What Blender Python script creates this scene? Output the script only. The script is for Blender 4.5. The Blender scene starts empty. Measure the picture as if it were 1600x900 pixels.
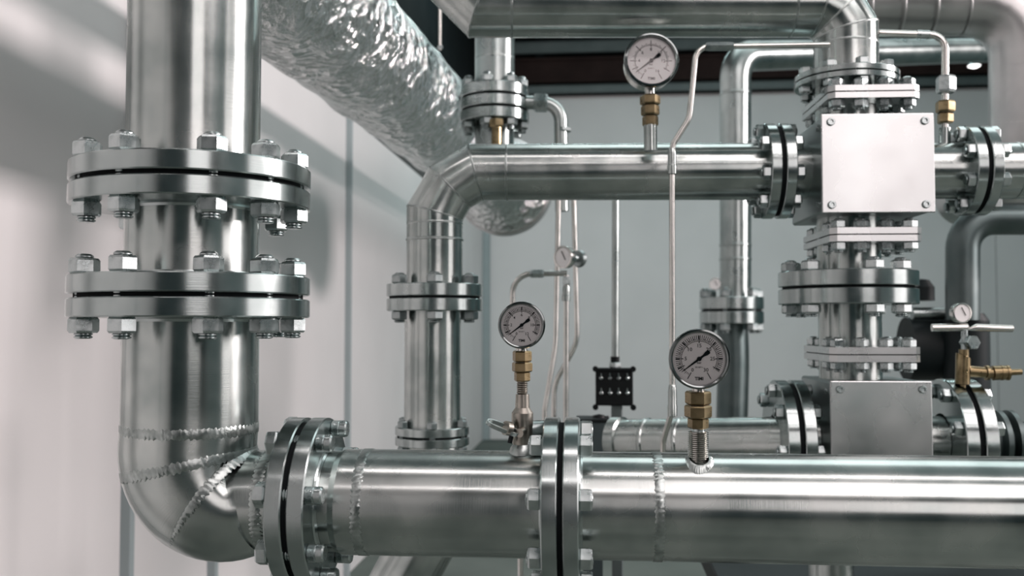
import bpy, bmesh, math, random
from mathutils import Vector, Matrix
random.seed(7)
PI = math.pi
SC = bpy.context.scene
COL = SC.collection
V = Vector

# ------------------------------------------------------------------ camera
F = 1500.0                      # focal length in pixels of the 1600x900 frame
YAW, PITCH = math.radians(5.0), math.radians(2.29)
CP = V((0, 0, 1.6))
FWD = V((-math.sin(YAW)*math.cos(PITCH), math.cos(YAW)*math.cos(PITCH), math.sin(PITCH)))
RGT = V((math.cos(YAW), math.sin(YAW), 0))
UPV = RGT.cross(FWD)
cam = bpy.data.objects.new('camera', bpy.data.cameras.new('camera'))
COL.objects.link(cam)
cam.location = CP
cam.rotation_euler = Matrix((RGT, UPV, -FWD)).transposed().to_euler()
cam.data.sensor_width = 36
cam.data.lens = 36*F/1600
cam.data.clip_start = 0.02
cam.data.dof.use_dof = True
cam.data.dof.focus_distance = 1.30
cam.data.dof.aperture_fstop = 5.6
SC.camera = cam

# ------------------------------------------------------------------ world, lamps, exposure
w = bpy.data.worlds.new('world'); SC.world = w; w.use_nodes = True
w.node_tree.nodes['Background'].inputs[0].default_value = (0.55, 0.80, 0.82, 1)
w.node_tree.nodes['Background'].inputs[1].default_value = 0.55
def area(name, loc, target, sx, sy, power, color):
    l = bpy.data.lights.new(name, 'AREA'); l.shape = 'RECTANGLE'; l.size = sx; l.size_y = sy
    l.energy = power; l.color = color
    o = bpy.data.objects.new(name, l); COL.objects.link(o); o.location = loc
    o.rotation_euler = (V(target)-V(loc)).to_track_quat('-Z', 'Y').to_euler()
    return o
PINK = (1.0, 0.875, 0.87)
area('key_lamp', (4.9, 2.65, 3.45), (-1.3, 2.6, 2.2), 1.2, 0.6, 480, PINK)
area('daylight_right', (6.0, 0.9, 2.2), (0, 1.2, 1.7), 2.8, 2.6, 85, PINK)
area('strip_light_a', (1.1, 0.75, 3.9), (1.1, 0.75, 0), 5.0, 0.12, 30, PINK)
area('strip_light_b', (1.1, -1.7, 3.9), (1.1, -1.7, 0), 5.0, 0.12, 40, PINK)
area('skylight', (2.9, -2.0, 5.6), (2.9, -1.6, 0), 5.0, 2.6, 240, PINK)
area('clerestory_rear', (3.4, -5.9, 3.6), (3.4, 3.0, 3.6), 3.0, 3.0, 118, PINK)
area('overhead_fill_back', (2.6, 4.6, 5.9), (2.6, 4.6, 0), 6.0, 2.6, 150, (0.93, 1.0, 1.0))  # added overhead fill so the pipe tops reflect a bright ceiling
area('back_fill_light', (1.5, 9.0, 5.6), (1.5, 10.0, 0), 6.0, 0.2, 190, (0.78, 1.0, 1.0))  # added teal fill lamp that tints the back of the hall
SC.view_settings.view_transform = 'Standard'
SC.view_settings.look = 'None'
SC.view_settings.exposure = -0.55
SC.view_settings.gamma = 1.0

# ------------------------------------------------------------------ pixel helpers
def at(px, py, Y):
    d = RGT*((px-800)/F) + UPV*((450-py)/F) + FWD
    return CP + d*(Y/d.y)
def dep(P): return (P-CP).dot(FWD)
def mp(px, P): return px*dep(P)/F           # pixels at P -> metres

# ------------------------------------------------------------------ materials
def newmat(name):
    m = bpy.data.materials.new(name); m.use_nodes = True
    nt = m.node_tree
    return m, nt, nt.nodes['Principled BSDF']
def N(nt, t, **kw):
    n = nt.nodes.new(t)
    for k, v in kw.items(): setattr(n, k, v)
    return n
def ramp(nt, src, stops):
    r = N(nt, 'ShaderNodeValToRGB')
    e = r.color_ramp.elements
    e[0].position, e[0].color = stops[0][0], (*stops[0][1], 1)
    e[1].position, e[1].color = stops[1][0], (*stops[1][1], 1)
    for p, c in stops[2:]:
        x = e.new(p); x.color = (*c, 1)
    nt.links.new(src, r.inputs[0])
    return r.outputs[0]
def steel(name, c0, c1, rough=0.25, aniso=0.75, pat=9.0, bump=0.12, metal=1.0, rvar=0.06):
    m, nt, b = newmat(name)
    tc = N(nt, 'ShaderNodeTexCoord')
    n1 = N(nt, 'ShaderNodeTexNoise'); n1.inputs['Scale'].default_value = pat; n1.inputs['Detail'].default_value = 3
    n1.inputs['Roughness'].default_value = 0.55
    nt.links.new(tc.outputs['Object'], n1.inputs['Vector'])
    nt.links.new(ramp(nt, n1.outputs['Fac'], [(0.35, c0), (0.65, c1)]), b.inputs['Base Color'])
    b.inputs['Metallic'].default_value = metal
    mr = N(nt, 'ShaderNodeMapRange'); mr.inputs['To Min'].default_value = rough-rvar*0.5; mr.inputs['To Max'].default_value = rough+rvar
    mr.inputs['From Min'].default_value = 0.35; mr.inputs['From Max'].default_value = 0.7
    nt.links.new(n1.outputs['Fac'], mr.inputs['Value']); nt.links.new(mr.outputs[0], b.inputs['Roughness'])
    if aniso > 0:
        b.inputs['Anisotropic'].default_value = aniso
        tg = N(nt, 'ShaderNodeTangent', direction_type='UV_MAP'); tg.uv_map = 'uv'
        nt.links.new(tg.outputs[0], b.inputs['Tangent'])
        uv = N(nt, 'ShaderNodeUVMap'); uv.uv_map = 'uv'
        mpn = N(nt, 'ShaderNodeMapping'); mpn.inputs['Scale'].default_value = (900, 5, 1)
        nt.links.new(uv.outputs[0], mpn.inputs[0])
        n2 = N(nt, 'ShaderNodeTexNoise'); n2.inputs['Scale'].default_value = 1; n2.inputs['Detail'].default_value = 2
        nt.links.new(mpn.outputs[0], n2.inputs['Vector'])
        src = n2.outputs['Fac']; dist = 0.0006
    else:
        n2 = N(nt, 'ShaderNodeTexNoise'); n2.inputs['Scale'].default_value = 220; n2.inputs['Detail'].default_value = 3
        nt.links.new(tc.outputs['Object'], n2.inputs['Vector'])
        src = n2.outputs['Fac']; dist = 0.0006
    bp = N(nt, 'ShaderNodeBump'); bp.inputs['Strength'].default_value = bump; bp.inputs['Distance'].default_value = dist
    nt.links.new(src, bp.inputs['Height']); nt.links.new(bp.outputs[0], b.inputs['Normal'])
    return m
def paint(name, c0, c1, rough=0.5, scale=3.0, bump=0.05, bscale=150, spec=0.5):
    m, nt, b = newmat(name)
    tc = N(nt, 'ShaderNodeTexCoord')
    n1 = N(nt, 'ShaderNodeTexNoise'); n1.inputs['Scale'].default_value = scale; n1.inputs['Detail'].default_value = 5
    nt.links.new(tc.outputs['Object'], n1.inputs['Vector'])
    nt.links.new(ramp(nt, n1.outputs['Fac'], [(0.3, c0), (0.7, c1)]), b.inputs['Base Color'])
    b.inputs['Roughness'].default_value = rough
    b.inputs['Specular IOR Level'].default_value = spec
    n2 = N(nt, 'ShaderNodeTexNoise'); n2.inputs['Scale'].default_value = bscale
    nt.links.new(tc.outputs['Object'], n2.inputs['Vector'])
    bp = N(nt, 'ShaderNodeBump'); bp.inputs['Strength'].default_value = bump; bp.inputs['Distance'].default_value = 0.001
    nt.links.new(n2.outputs['Fac'], bp.inputs['Height']); nt.links.new(bp.outputs[0], b.inputs['Normal'])
    return m
M = {}
M['pipe'] = steel('brushed_stainless', (0.32, 0.365, 0.355), (0.54, 0.58, 0.565), 0.24, 0.80)
M['pipe_back'] = steel('dull_stainless', (0.339, 0.390, 0.385), (0.471, 0.520, 0.510), 0.30, 0.70)
M['machined'] = steel('machined_stainless', (0.320, 0.370, 0.365), (0.424, 0.475, 0.470), 0.22, 0.70, 14, 0.10)
M['bolt'] = steel('zinc_bolt_steel', (0.375, 0.430, 0.430), (0.544, 0.600, 0.600), 0.28, 0, 60, 0.25)
M['bolt_dark'] = steel('dark_bolt_steel', (0.225, 0.270, 0.270), (0.356, 0.400, 0.400), 0.33, 0, 60, 0.25)
M['weld'] = steel('weld_bead_steel', (0.282, 0.320, 0.310), (0.470, 0.520, 0.510), 0.32, 0, 60, 0.6)
M['plate'] = steel('cover_plate_steel', (0.480, 0.510, 0.510), (0.576, 0.600, 0.600), 0.27, 0, 7, 0.06)
M['cast'] = steel('box_body_steel', (0.245, 0.285, 0.285), (0.339, 0.380, 0.380), 0.34, 0, 9, 0.10)
M['tube'] = steel('polished_tube', (0.60, 0.60, 0.57), (0.70, 0.70, 0.67), 0.20, 0.5, 20, 0.03)
M['brass'] = steel('brass', (0.20, 0.155, 0.085), (0.32, 0.255, 0.15), 0.30, 0, 40, 0.15)
M['bronze'] = steel('worn_nickel_bronze', (0.28, 0.265, 0.235), (0.40, 0.38, 0.34), 0.34, 0, 40, 0.2)
M['spiral'] = steel('galvanised_duct', (0.50, 0.51, 0.51), (0.62, 0.62, 0.62), 0.34, 0.5, 6, 0.08)
M['gasket'] = paint('black_gasket', (0.003, 0.005, 0.006), (0.006, 0.008, 0.009), 0.8, spec=0.15)
M['black'] = paint('black_plastic', (0.003, 0.005, 0.006), (0.007, 0.009, 0.010), 0.5, spec=0.2)
M['ink'] = paint('black_print', (0.004, 0.006, 0.007), (0.008, 0.009, 0.010), 0.7, spec=0.1)
M['ink_grey'] = paint('grey_print', (0.16, 0.17, 0.17), (0.22, 0.22, 0.22), 0.6)
M['dial'] = paint('white_dial', (0.92, 0.91, 0.91), (0.95, 0.94, 0.94), 0.5, 5, 0.0)
M['wall'] = paint('white_wall_panel', (0.70, 0.69, 0.69), (0.76, 0.745, 0.745), 0.55, 1.2, 0.05, 90)
M['seam'] = paint('grey_panel_joint', (0.30, 0.36, 0.37), (0.34, 0.40, 0.41), 0.6)
M['ceiling'] = paint('pale_metal_ceiling', (0.16, 0.24, 0.245), (0.20, 0.27, 0.275), 0.6)
M['floor'] = paint('grey_concrete_floor', (0.10, 0.12, 0.11), (0.15, 0.17, 0.155), 0.85, 1.5, 0.2, spec=0.15)
M['rear'] = paint('dark_teal_wall', (0.014, 0.045, 0.05), (0.022, 0.056, 0.062), 0.7)
M['upper'] = paint('dark_upper_wall', (0.004, 0.007, 0.008), (0.008, 0.011, 0.012), 0.8, spec=0.1)
M['beam'] = paint('dark_red_brown_beam', (0.020, 0.011, 0.010), (0.032, 0.018, 0.016), 0.7, spec=0.15)
M['beam_grey'] = paint('grey_steel_rail', (0.09, 0.12, 0.12), (0.13, 0.16, 0.16), 0.5)
M['bezel'] = steel('polished_bezel', (0.15, 0.17, 0.17), (0.20, 0.22, 0.22), 0.13, 0, 20, 0.0, rvar=0.02)
M['dark_iron'] = paint('dark_grey_iron', (0.006, 0.011, 0.012), (0.014, 0.020, 0.021), 0.5, spec=0.2)
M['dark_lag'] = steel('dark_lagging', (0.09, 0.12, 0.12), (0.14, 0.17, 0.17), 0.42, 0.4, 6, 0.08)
M['box_grey'] = paint('dark_teal_box', (0.035, 0.055, 0.060), (0.05, 0.07, 0.075), 0.5)
# lamp face
m, nt, b = newmat('lamp_face'); b.inputs['Emission Color'].default_value = (1, 0.95, 0.93, 1); b.inputs['Emission Strength'].default_value = 6
M['lamp'] = m
# clear gauge glass: mostly see-through with a fresnel sheen
m, nt, b = newmat('gauge_glass')
tr = N(nt, 'ShaderNodeBsdfTransparent'); tr.inputs[0].default_value = (1, 1, 1, 1)
gl = N(nt, 'ShaderNodeBsdfGlossy'); gl.inputs['Roughness'].default_value = 0.03
fr = N(nt, 'ShaderNodeFresnel'); fr.inputs[0].default_value = 1.45
mx = N(nt, 'ShaderNodeMixShader')
nt.links.new(fr.outputs[0], mx.inputs[0]); nt.links.new(tr.outputs[0], mx.inputs[1]); nt.links.new(gl.outputs[0], mx.inputs[2])
nt.links.new(mx.outputs[0], nt.nodes['Material Output'].inputs[0])
M['glass'] = m
# crinkled foil
m, nt, b = newmat('crinkled_foil')
b.inputs['Metallic'].default_value = 1; b.inputs['Base Color'].default_value = (0.86, 0.89, 0.89, 1); b.inputs['Roughness'].default_value = 0.17
tc = N(nt, 'ShaderNodeTexCoord')
a1 = N(nt, 'ShaderNodeTexNoise'); a1.inputs['Scale'].default_value = 11; a1.inputs['Detail'].default_value = 6; a1.inputs['Roughness'].default_value = 0.6; a1.inputs['Distortion'].default_value = 1.2
a2 = N(nt, 'ShaderNodeTexVoronoi', feature='F1'); a2.inputs['Scale'].default_value = 34
nt.links.new(tc.outputs['Object'], a1.inputs['Vector']); nt.links.new(tc.outputs['Object'], a2.inputs['Vector'])
mm = N(nt, 'ShaderNodeMath', operation='MULTIPLY_ADD'); mm.inputs[1].default_value = 0.45
nt.links.new(a2.outputs['Distance'], mm.inputs[0]); nt.links.new(a1.outputs['Fac'], mm.inputs[2])
bp = N(nt, 'ShaderNodeBump'); bp.inputs['Strength'].default_value = 1.0; bp.inputs['Distance'].default_value = 0.026
nt.links.new(mm.outputs[0], bp.inputs['Height']); nt.links.new(bp.outputs[0], b.inputs['Normal'])
M['foil'] = m

# ------------------------------------------------------------------ object helpers
def link(name, me, parent=None, mat=None, loc=None, rot=None):
    o = bpy.data.objects.new(name, me); COL.objects.link(o)
    if mat is not None and me is not None and not me.materials: me.materials.append(M[mat])
    if parent is not None: o.parent = parent
    mt = Matrix.Identity(4) if rot is None else rot.to_4x4()
    if loc is not None: mt.translation = V(loc)
    if loc is not None or rot is not None: o.matrix_basis = mt
    return o
def tag(o, label, cat, group=None, kind=None):
    o['label'] = label; o['category'] = cat
    if group: o['group'] = group
    if kind: o['kind'] = kind
    return o
def frame(axis):
    """local z along axis, local x towards the viewer side (-Y)"""
    z = V(axis).normalized()
    x = V((0, -1, 0)); x = x - z*x.dot(z)
    if x.length < 1e-4: x = V((1, 0, 0))
    x.normalize(); y = z.cross(x)
    return Matrix((x, y, z)).transposed()
def thing(name, label, cat, loc=(0, 0, 0), rot=None, group=None):
    o = link(name, None, None, None, loc, rot)
    o.empty_display_size = 0.05
    return tag(o, label, cat, group)
def struct(o):
    o['kind'] = 'structure'; return o
def finish(bm, name, angle=24, smooth=True, recalc=True):
    if recalc: bmesh.ops.recalc_face_normals(bm, faces=bm.faces)
    me = bpy.data.meshes.new(name); bm.to_mesh(me); bm.free()
    if smooth:
        me.polygons.foreach_set('use_smooth', [True]*len(me.polygons))
        me.set_sharp_from_angle(angle=math.radians(angle))
    return me
# lathe about z: UV x runs along the profile, UV y around
def lathe_bm(bm, prof, n=40, closed=False, mtx=None):
    uv = bm.loops.layers.uv.get('uv') or bm.loops.layers.uv.new('uv')
    s = [0.0]
    for i in range(1, len(prof)+1):
        a, b_ = prof[i-1], prof[i % len(prof)]
        s.append(s[-1]+math.hypot(a[0]-b_[0], a[1]-b_[1]))
    rings = []
    for r, z in prof:
        if r < 1e-6:
            p = V((0, 0, z)); rings.append([bm.verts.new(mtx@p if mtx else p)])
        else:
            ring = []
            for k in range(n):
                p = V((r*math.cos(2*PI*k/n), r*math.sin(2*PI*k/n), z))
                ring.append(bm.verts.new(mtx@p if mtx else p))
            rings.append(ring)
    m = len(prof) if closed else len(prof)-1
    for i in range(m):
        A, B = rings[i], rings[(i+1) % len(prof)]
        for k in range(n):
            k2 = (k+1) % n
            if len(A) == 1 and len(B) == 1: continue
            if len(A) == 1: vs, us = [A[0], B[k2], B[k]], [(s[i], k), (s[i+1], k+1), (s[i+1], k)]
            elif len(B) == 1: vs, us = [A[k], A[k2], B[0]], [(s[i], k), (s[i], k+1), (s[i+1], k)]
            else: vs, us = [A[k], A[k2], B[k2], B[k]], [(s[i], k), (s[i], k+1), (s[i+1], k+1), (s[i+1], k)]
            f = bm.faces.new(vs)
            for l, u in zip(f.loops, us): l[uv].uv = (u[0], u[1]/n)
def lathe(prof, n=40, closed=False, name='turned', angle=24):
    bm = bmesh.new(); lathe_bm(bm, prof, n, closed)
    return finish(bm, name, angle)
# sweep a round section along a path with mitred rings
def sweep_bm(bm, pts, radii, n=32, caps=True, shade=None):
    uv = bm.loops.layers.uv.get('uv') or bm.loops.layers.uv.new('uv')
    pts = [V(p) for p in pts]
    if not isinstance(radii, (list, tuple)): radii = [radii]*len(pts)
    segs = [(pts[i+1]-pts[i]).normalized() for i in range(len(pts)-1)]
    ref = V((0, -1, 0))
    if abs(segs[0].dot(ref)) > 0.9: ref = V((1, 0, 0))
    x = (ref-segs[0]*ref.dot(segs[0])).normalized()
    rings, s = [], [0.0]
    for i, p in enumerate(pts):
        if i: s.append(s[-1]+(pts[i]-pts[i-1]).length)
        d = segs[max(i-1, 0)]
        y = d.cross(x)
        nrm = d if i in (0, len(pts)-1) else (segs[i-1]+segs[i]).normalized()
        ring = []
        for k in range(n):
            a = 2*PI*k/n
            o = (x*math.cos(a)+y*math.sin(a))*radii[i]
            o = o - d*(o.dot(nrm)/d.dot(nrm))
            ring.append(bm.verts.new(p+o))
        rings.append(ring)
        if 0 < i < len(pts)-1:
            x = segs[i-1].rotation_difference(segs[i]) @ x
            x = (x-segs[i]*x.dot(segs[i])).normalized()
    for i in range(len(pts)-1):
        for k in range(n):
            k2 = (k+1) % n
            f = bm.faces.new([rings[i][k], rings[i][k2], rings[i+1][k2], rings[i+1][k]])
            for l, u in zip(f.loops, [(s[i], k), (s[i], k+1), (s[i+1], k+1), (s[i+1], k)]): l[uv].uv = (u[0], u[1]/n)
    if caps:
        for ring in (list(reversed(rings[0])), rings[-1]):
            f = bm.faces.new(ring)
            for l in f.loops: l[uv].uv = (l.vert.co.x, l.vert.co.z)
def sweep(pts, radii, n=32, caps=True, name='pipe', angle=24):
    bm = bmesh.new(); sweep_bm(bm, pts, radii, n, caps)
    return finish(bm, name, angle)
def rounded(pts, R, k=6):
    pts = [V(p) for p in pts]; out = [pts[0]]
    for i in range(1, len(pts)-1):
        a, p, b_ = pts[i-1], pts[i], pts[i+1]
        r = R[i-1] if isinstance(R, (list, tuple)) else R
        d1, d2 = (a-p).normalized(), (b_-p).normalized()
        ang = d1.angle(d2)
        if r <= 0 or ang > PI-0.02: out.append(p); continue
        t = min(r/math.tan(ang/2), (a-p).length*0.49, (b_-p).length*0.49); r = t*math.tan(ang/2)
        c = p+(d1+d2).normalized()*(r/math.sin(ang/2))
        u, v_ = (p+d1*t)-c, (p+d2*t)-c
        q = u.rotation_difference(v_); ax, tot = q.to_axis_angle()
        for j in range(k+1): out.append(c+Matrix.Rotation(tot*j/k, 3, ax)@u)
    out.append(pts[-1]); return out
def box_bm(bm, sx, sy, sz, c=(0, 0, 0), bev=0.0, seg=1, rot=None):
    r = bmesh.ops.create_cube(bm, size=1)
    vs = r['verts']
    for v in vs: v.co = V((v.co.x*sx, v.co.y*sy, v.co.z*sz))
    if bev > 0:
        es = list({e for v in vs for e in v.link_edges})
        rr = bmesh.ops.bevel(bm, geom=es, offset=bev, segments=seg, affect='EDGES', profile=0.5)
        vs = list({v for f in rr['faces'] for v in f.verts} | {v for v in vs if v.is_valid})
    for v in vs: v.co = (rot@v.co if rot else v.co)+V(c)
def box(sx, sy, sz, c=(0, 0, 0), bev=0.0, seg=1, rot=None, name='block'):
    bm = bmesh.new(); box_bm(bm, sx, sy, sz, c, bev, seg, rot)
    return finish(bm, name, 14, smooth=bev > 0)
# hexagon nut about z from z0 to z1, af = distance across flats
def hex_bm(bm, af, z0, z1, cham=0.12, both=True, ang=0, n=6):
    R = af/2/math.cos(PI/n); c = (z1-z0)*cham*1.2
    prof = [(R*0.88, z0), (R, z0+c), (R, z1-c), (R*0.88, z1)] if both else [(R, z0), (R, z1-c), (R*0.88, z1)]
    rings = [[bm.verts.new((r*math.cos(2*PI*k/n+ang), r*math.sin(2*PI*k/n+ang), z)) for k in range(n)] for r, z in prof]
    for A, B in zip(rings, rings[1:]):
        for k in range(n): bm.faces.new([A[k], A[(k+1) % n], B[(k+1) % n], B[k]])
    bm.faces.new(list(reversed(rings[0]))); bm.faces.new(rings[-1])
CACHE = {}
def hexnut(af, h, ang=0):
    key = ('hex', round(af, 5), round(h, 5), round(ang, 3))
    if key not in CACHE:
        bm = bmesh.new(); hex_bm(bm, af, 0, h, ang=ang); CACHE[key] = finish(bm, 'hex_nut', smooth=False)
    return CACHE[key]
def thread_prof(r, z0, z1, pitch):
    k = max(2, int((z1-z0)/pitch)); out = [(0, z0)]
    for i in range(k):
        z = z0+(z1-z0)*i/k; out += [(r*0.80, z), (r, z+(z1-z0)/k*0.35), (r, z+(z1-z0)/k*0.65)]
    return out+[(r*0.88, z1), (r*0.7, z1+pitch*0.4), (0, z1+pitch*0.4)]
def stud(r, half):
    key = ('stud', round(r, 5), round(half, 5))
    if key not in CACHE:
        bm = bmesh.new(); lathe_bm(bm, thread_prof(r, -half, half-r*0.3, r*0.34), 14); CACHE[key] = finish(bm, 'stud_bolt', 30)
    return CACHE[key]
# weld bead ring: a lumpy torus through a closed list of points
def bead(points, r, parent=None, name='weld_bead', lump=0.35, mat='weld'):
    bm = bmesh.new(); pts = [V(p) for p in points]; n = len(pts); k6 = 7
    ctr = sum(pts, V((0, 0, 0)))/n
    rings = []
    for i, p in enumerate(pts):
        d = (pts[(i+1) % n]-pts[i-1]).normalized()
        x = (p-ctr); x = (x-d*x.dot(d)).normalized(); y = d.cross(x)
        rr = r*(1+lump*(0.5*math.sin(i*1.6)+random.uniform(-.5, .5)))
        sh = d*r*0.25
        rings.append([bm.verts.new(p+(x*math.cos(2*PI*j/k6)*0.17+y*math.sin(2*PI*j/k6)*2.0)*rr+sh*math.sin(4*PI*j/k6)) for j in range(k6)])
    for i in range(n):
        A, B = rings[i], rings[(i+1) % n]
        for j in range(k6): bm.faces.new([A[j], A[(j+1) % k6], B[(j+1) % k6], B[j]])
    return link(name, finish(bm, name, 60), parent, mat)
def circ(c, axis, r, n=110):
    fr_ = frame(axis)
    return [V(c)+fr_@V((math.cos(2*PI*k/n)*r, math.sin(2*PI*k/n)*r, 0)) for k in range(n)]
def jring(pts, i, r, n=90):
    """ring lying on the mitre plane at vertex i of a path"""
    d = (V(pts[i])-V(pts[i-1])).normalized(); e = (V(pts[i+1])-V(pts[i])).normalized(); nm = (d+e).normalized()
    out = []
    for p in circ((0, 0, 0), d, r, n): out.append(V(pts[i])+p-d*(p.dot(nm)/d.dot(nm)))
    return out
def line(name, pts, mat, parent=None):
    return link(name, sweep(pts[0], pts[1]), parent, mat)
def pipe_thing(name, label, cat, pts, r, mat='pipe', n=48, part='pipe_wall', angle=18, group=None, caps=True):
    t = thing(name, label, cat, pts[0], group=group)
    p0 = V(pts[0])
    link(part, sweep([V(p)-p0 for p in pts], r, n, caps, angle=angle), t, mat)
    return t
def welds(t, rings, r):
    p0 = t.location.copy()
    for ring in rings: bead([p-p0 for p in ring], r, t)

def bolts(t, places, af, nut_h, z_lo, z_hi, sr, over, mat='bolt', tip=0.0):
    """studs through the plates at (x,y) with a hex nut outside each face"""
    half = (z_hi-z_lo)/2+nut_h+over; zc = (z_hi+z_lo)/2
    for (x, y) in places:
        b_ = link('stud_bolt', stud(sr, half), t, mat, (x, y, zc))
        tilt = random.uniform(0, PI/3)
        if tip:
            key = ('tip', round(tip, 5))
            if key not in CACHE:
                bm = bmesh.new(); r_ = af*0.40
                lathe_bm(bm, [(0, 0), (r_*0.9, 0)]+[q for i_ in range(7) for q in ((r_*0.9, tip*0.07*i_), (r_, tip*0.07*(i_+0.5)))]+[(r_*0.92, tip*0.5), (r_, tip*0.55), (r_, tip*0.9), (r_*0.85, tip), (0, tip)], 20)
                CACHE[key] = finish(bm, 'bolt_tip', 30)
            link('bolt_tip', CACHE[key], b_, mat, (0, 0, z_hi-zc))
        for z in ((z_lo-nut_h-zc,) if tip else (z_hi-zc, z_lo-nut_h-zc)):
            link('hex_nut', hexnut(af, nut_h), b_, mat, (0, 0, z), Matrix.Rotation(tilt, 3, 'Z'))
def flange_joint(label, c, axis, R, r_pipe, t_plate, gap, nb=8, a0=0.0, angs=None, rb=None, af=0.03, nut_h=0.016, over=0.006,
                 mat='machined', bmat='bolt', group=None, plates=2, extra=None, neck=0.0, tip=0.0):
    """round plates bolted face to face; local z = axis, angle 0 faces the viewer"""
    t = thing('flange_joint', label, 'flange', c, frame(axis), group)
    ch = min(0.0016, t_plate*0.08)
    tot = plates*t_plate+(plates-1)*gap
    z = -tot/2
    for i in range(plates):
        a, b_ = z, z+t_plate
        prof = [(r_pipe*1.003, a), (R-ch, a), (R, a+ch), (R, b_-ch), (R-ch, b_), (r_pipe*1.003, b_)]
        link('flange_plate', lathe(prof, 72, True, 'flange_plate'), t, mat)
        if i < plates-1:
            g0, g1 = b_, b_+gap
            link('gasket', lathe([(r_pipe*1.003, g0+1e-5), (R*0.94, g0+1e-5), (R*0.94, g1-1e-5), (r_pipe*1.003, g1-1e-5)], 48, True, 'gasket'), t, 'gasket')
        z = b_+gap
    if neck > 0:
        for s in (-1, 1):
            zz = s*tot/2
            link('weld_fillet', lathe([(r_pipe*1.003, zz), (r_pipe*1.003+neck, zz), (r_pipe*1.003+neck*0.35, zz+s*neck*0.5), (r_pipe*1.003, zz+s*neck*1.3)], 48, True), t, mat)
    rb = rb or (R+r_pipe)/2*1.02
    if angs is None: angs = [a0+360*k/nb for k in range(nb)]
    bolts(t, [(rb*math.cos(math.radians(a)), rb*math.sin(math.radians(a))) for a in angs], af, nut_h, -tot/2, tot/2, af*0.35, over if not tip else -0.001, bmat, tip)
    return t
def square_flange(label, c, rz, hx, hy, r_hole, t_plate, gap, af, nut_h, cham, over=0.005, group=None, mat='machined', bmat='bolt'):
    t = thing('flange_joint', label, 'flange', c, Matrix.Rotation(rz, 3, 'Z'), group)
    out = [(-hx+cham, -hy), (hx-cham, -hy), (hx, -hy+cham), (hx, hy-cham), (hx-cham, hy), (-hx+cham, hy), (-hx, hy-cham), (-hx, -hy+cham)]
    def slab(k, z0, z1):
        bm = bmesh.new(); n = 48
        # outer ring resampled at n points and the hole as n points
        def outer(a):
            d = V((math.cos(a), math.sin(a))); best = 9
            for i in range(8):
                p, q = V(out[i]), V(out[(i+1) % 8]); e = q-p; nn = V((e.y, -e.x))
                dn = d.dot(nn)
                if dn > 1e-9: best = min(best, p.dot(nn)/dn)
            return d*best
        crn = sorted([math.atan2(p[1], p[0]) for p in out] + [2*PI*i/n-PI for i in range(n)])
        O = [outer(a)*k for a in crn]; m_ = len(crn)
        vo = [[bm.verts.new((p.x, p.y, z)) for p in O] for z in (z0, z1)]
        vi = [[bm.verts.new((r_hole*math.cos(a), r_hole*math.sin(a), z)) for a in crn] for z in (z0, z1)]
        for i in range(m_):
            j = (i+1) % m_
            if (O[i]-O[j]).length < 1e-6: pass
            bm.faces.new([vo[0][i], vo[0][j], vo[1][j], vo[1][i]])
            bm.faces.new([vi[0][i], vi[1][i], vi[1][j], vi[0][j]])
            bm.faces.new([vo[1][i], vo[1][j], vi[1][j], vi[1][i]])
            bm.faces.new([vo[0][i], vi[0][i], vi[0][j], vo[0][j]])
        bmesh.ops.remove_doubles(bm, verts=bm.verts, dist=1e-6)
        return finish(bm, 'plate', 30)
    z = t_plate+gap/2
    link('flange_plate', slab(1, gap/2, z), t, 'cover' if mat == 'cover' else 'plate')
    link('flange_plate', slab(1, -z, -gap/2), t, 'plate')
    link('gasket', slab(0.95, -gap/2+1e-5, gap/2-1e-5), t, 'gasket')
    ix, iy = hx-af*0.75, hy-af*0.75
    pl = [(u*ix, s*iy) for s in (-1, 1) for u in (-1, -0.34, 0.34, 1)] + [(s*ix, u*iy) for s in (-1, 1) for u in (-0.34, 0.34)]
    bolts(t, pl, af, nut_h, -z, z, af*0.35, over, bmat)
    return t

# ================================================================== the setting
XW, YB = -1.60, 13.6            # left wall plane, back wall plane
ZC, YR, XR = 6.2, -6.0, 6.6    # ceiling, rear wall, right wall
struct(link('floor', box(XR-XW+0.4, YB-YR+0.4, 0.1, ((XR+XW)/2, (YB+YR)/2, -0.05)), None, 'floor'))
struct(link('ceiling', box(XR-XW+0.4, YB-YR+0.4, 0.1, ((XR+XW)/2, (YB+YR)/2, ZC+0.05)), None, 'ceiling'))
struct(link('wall_rear', box(XR-XW+0.4, 0.1, ZC, ((XR+XW)/2, YR-0.05, ZC/2)), None, 'rear'))
struct(link('wall_right', box(0.1, YB-YR, ZC, (XR+0.05, (YB+YR)/2, ZC/2)), None, 'ceiling'))
wl = struct(link('wall_left', box(0.10, YB-YR, ZC, (XW-0.062, (YB+YR)/2, ZC/2)), None, 'upper'))
ZT = at(1000, 148, YB).z       # the pale cladding stops here, dark framing above
def wall_y(px):
    d = RGT*((px-800)/F) + FWD
    return XW*d.y/d.x
ys = [YR, -3.5, -1.0, 1.5, wall_y(197), wall_y(331), wall_y(540), 9.3, YB-0.02]
for i in range(len(ys)-1):
    link('panel', box(0.012, ys[i+1]-ys[i]-0.02, 4.05, (XW-0.006, (ys[i]+ys[i+1])/2, 4.05/2), 0.003), wl, 'wall')
    if 0 < i != 7: link('joint_strip', box(0.05, 0.03, 4.05, (XW+0.013, ys[i], 4.05/2), 0.004), wl, 'seam')
wb = struct(link('wall_back', box(XR-XW+0.2, 0.10, ZC, ((XR+XW)/2, YB+0.062, ZC/2)), None, 'upper'))
xs = [XW+0.02, at(1556, 400, YB).x, XR]
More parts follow.
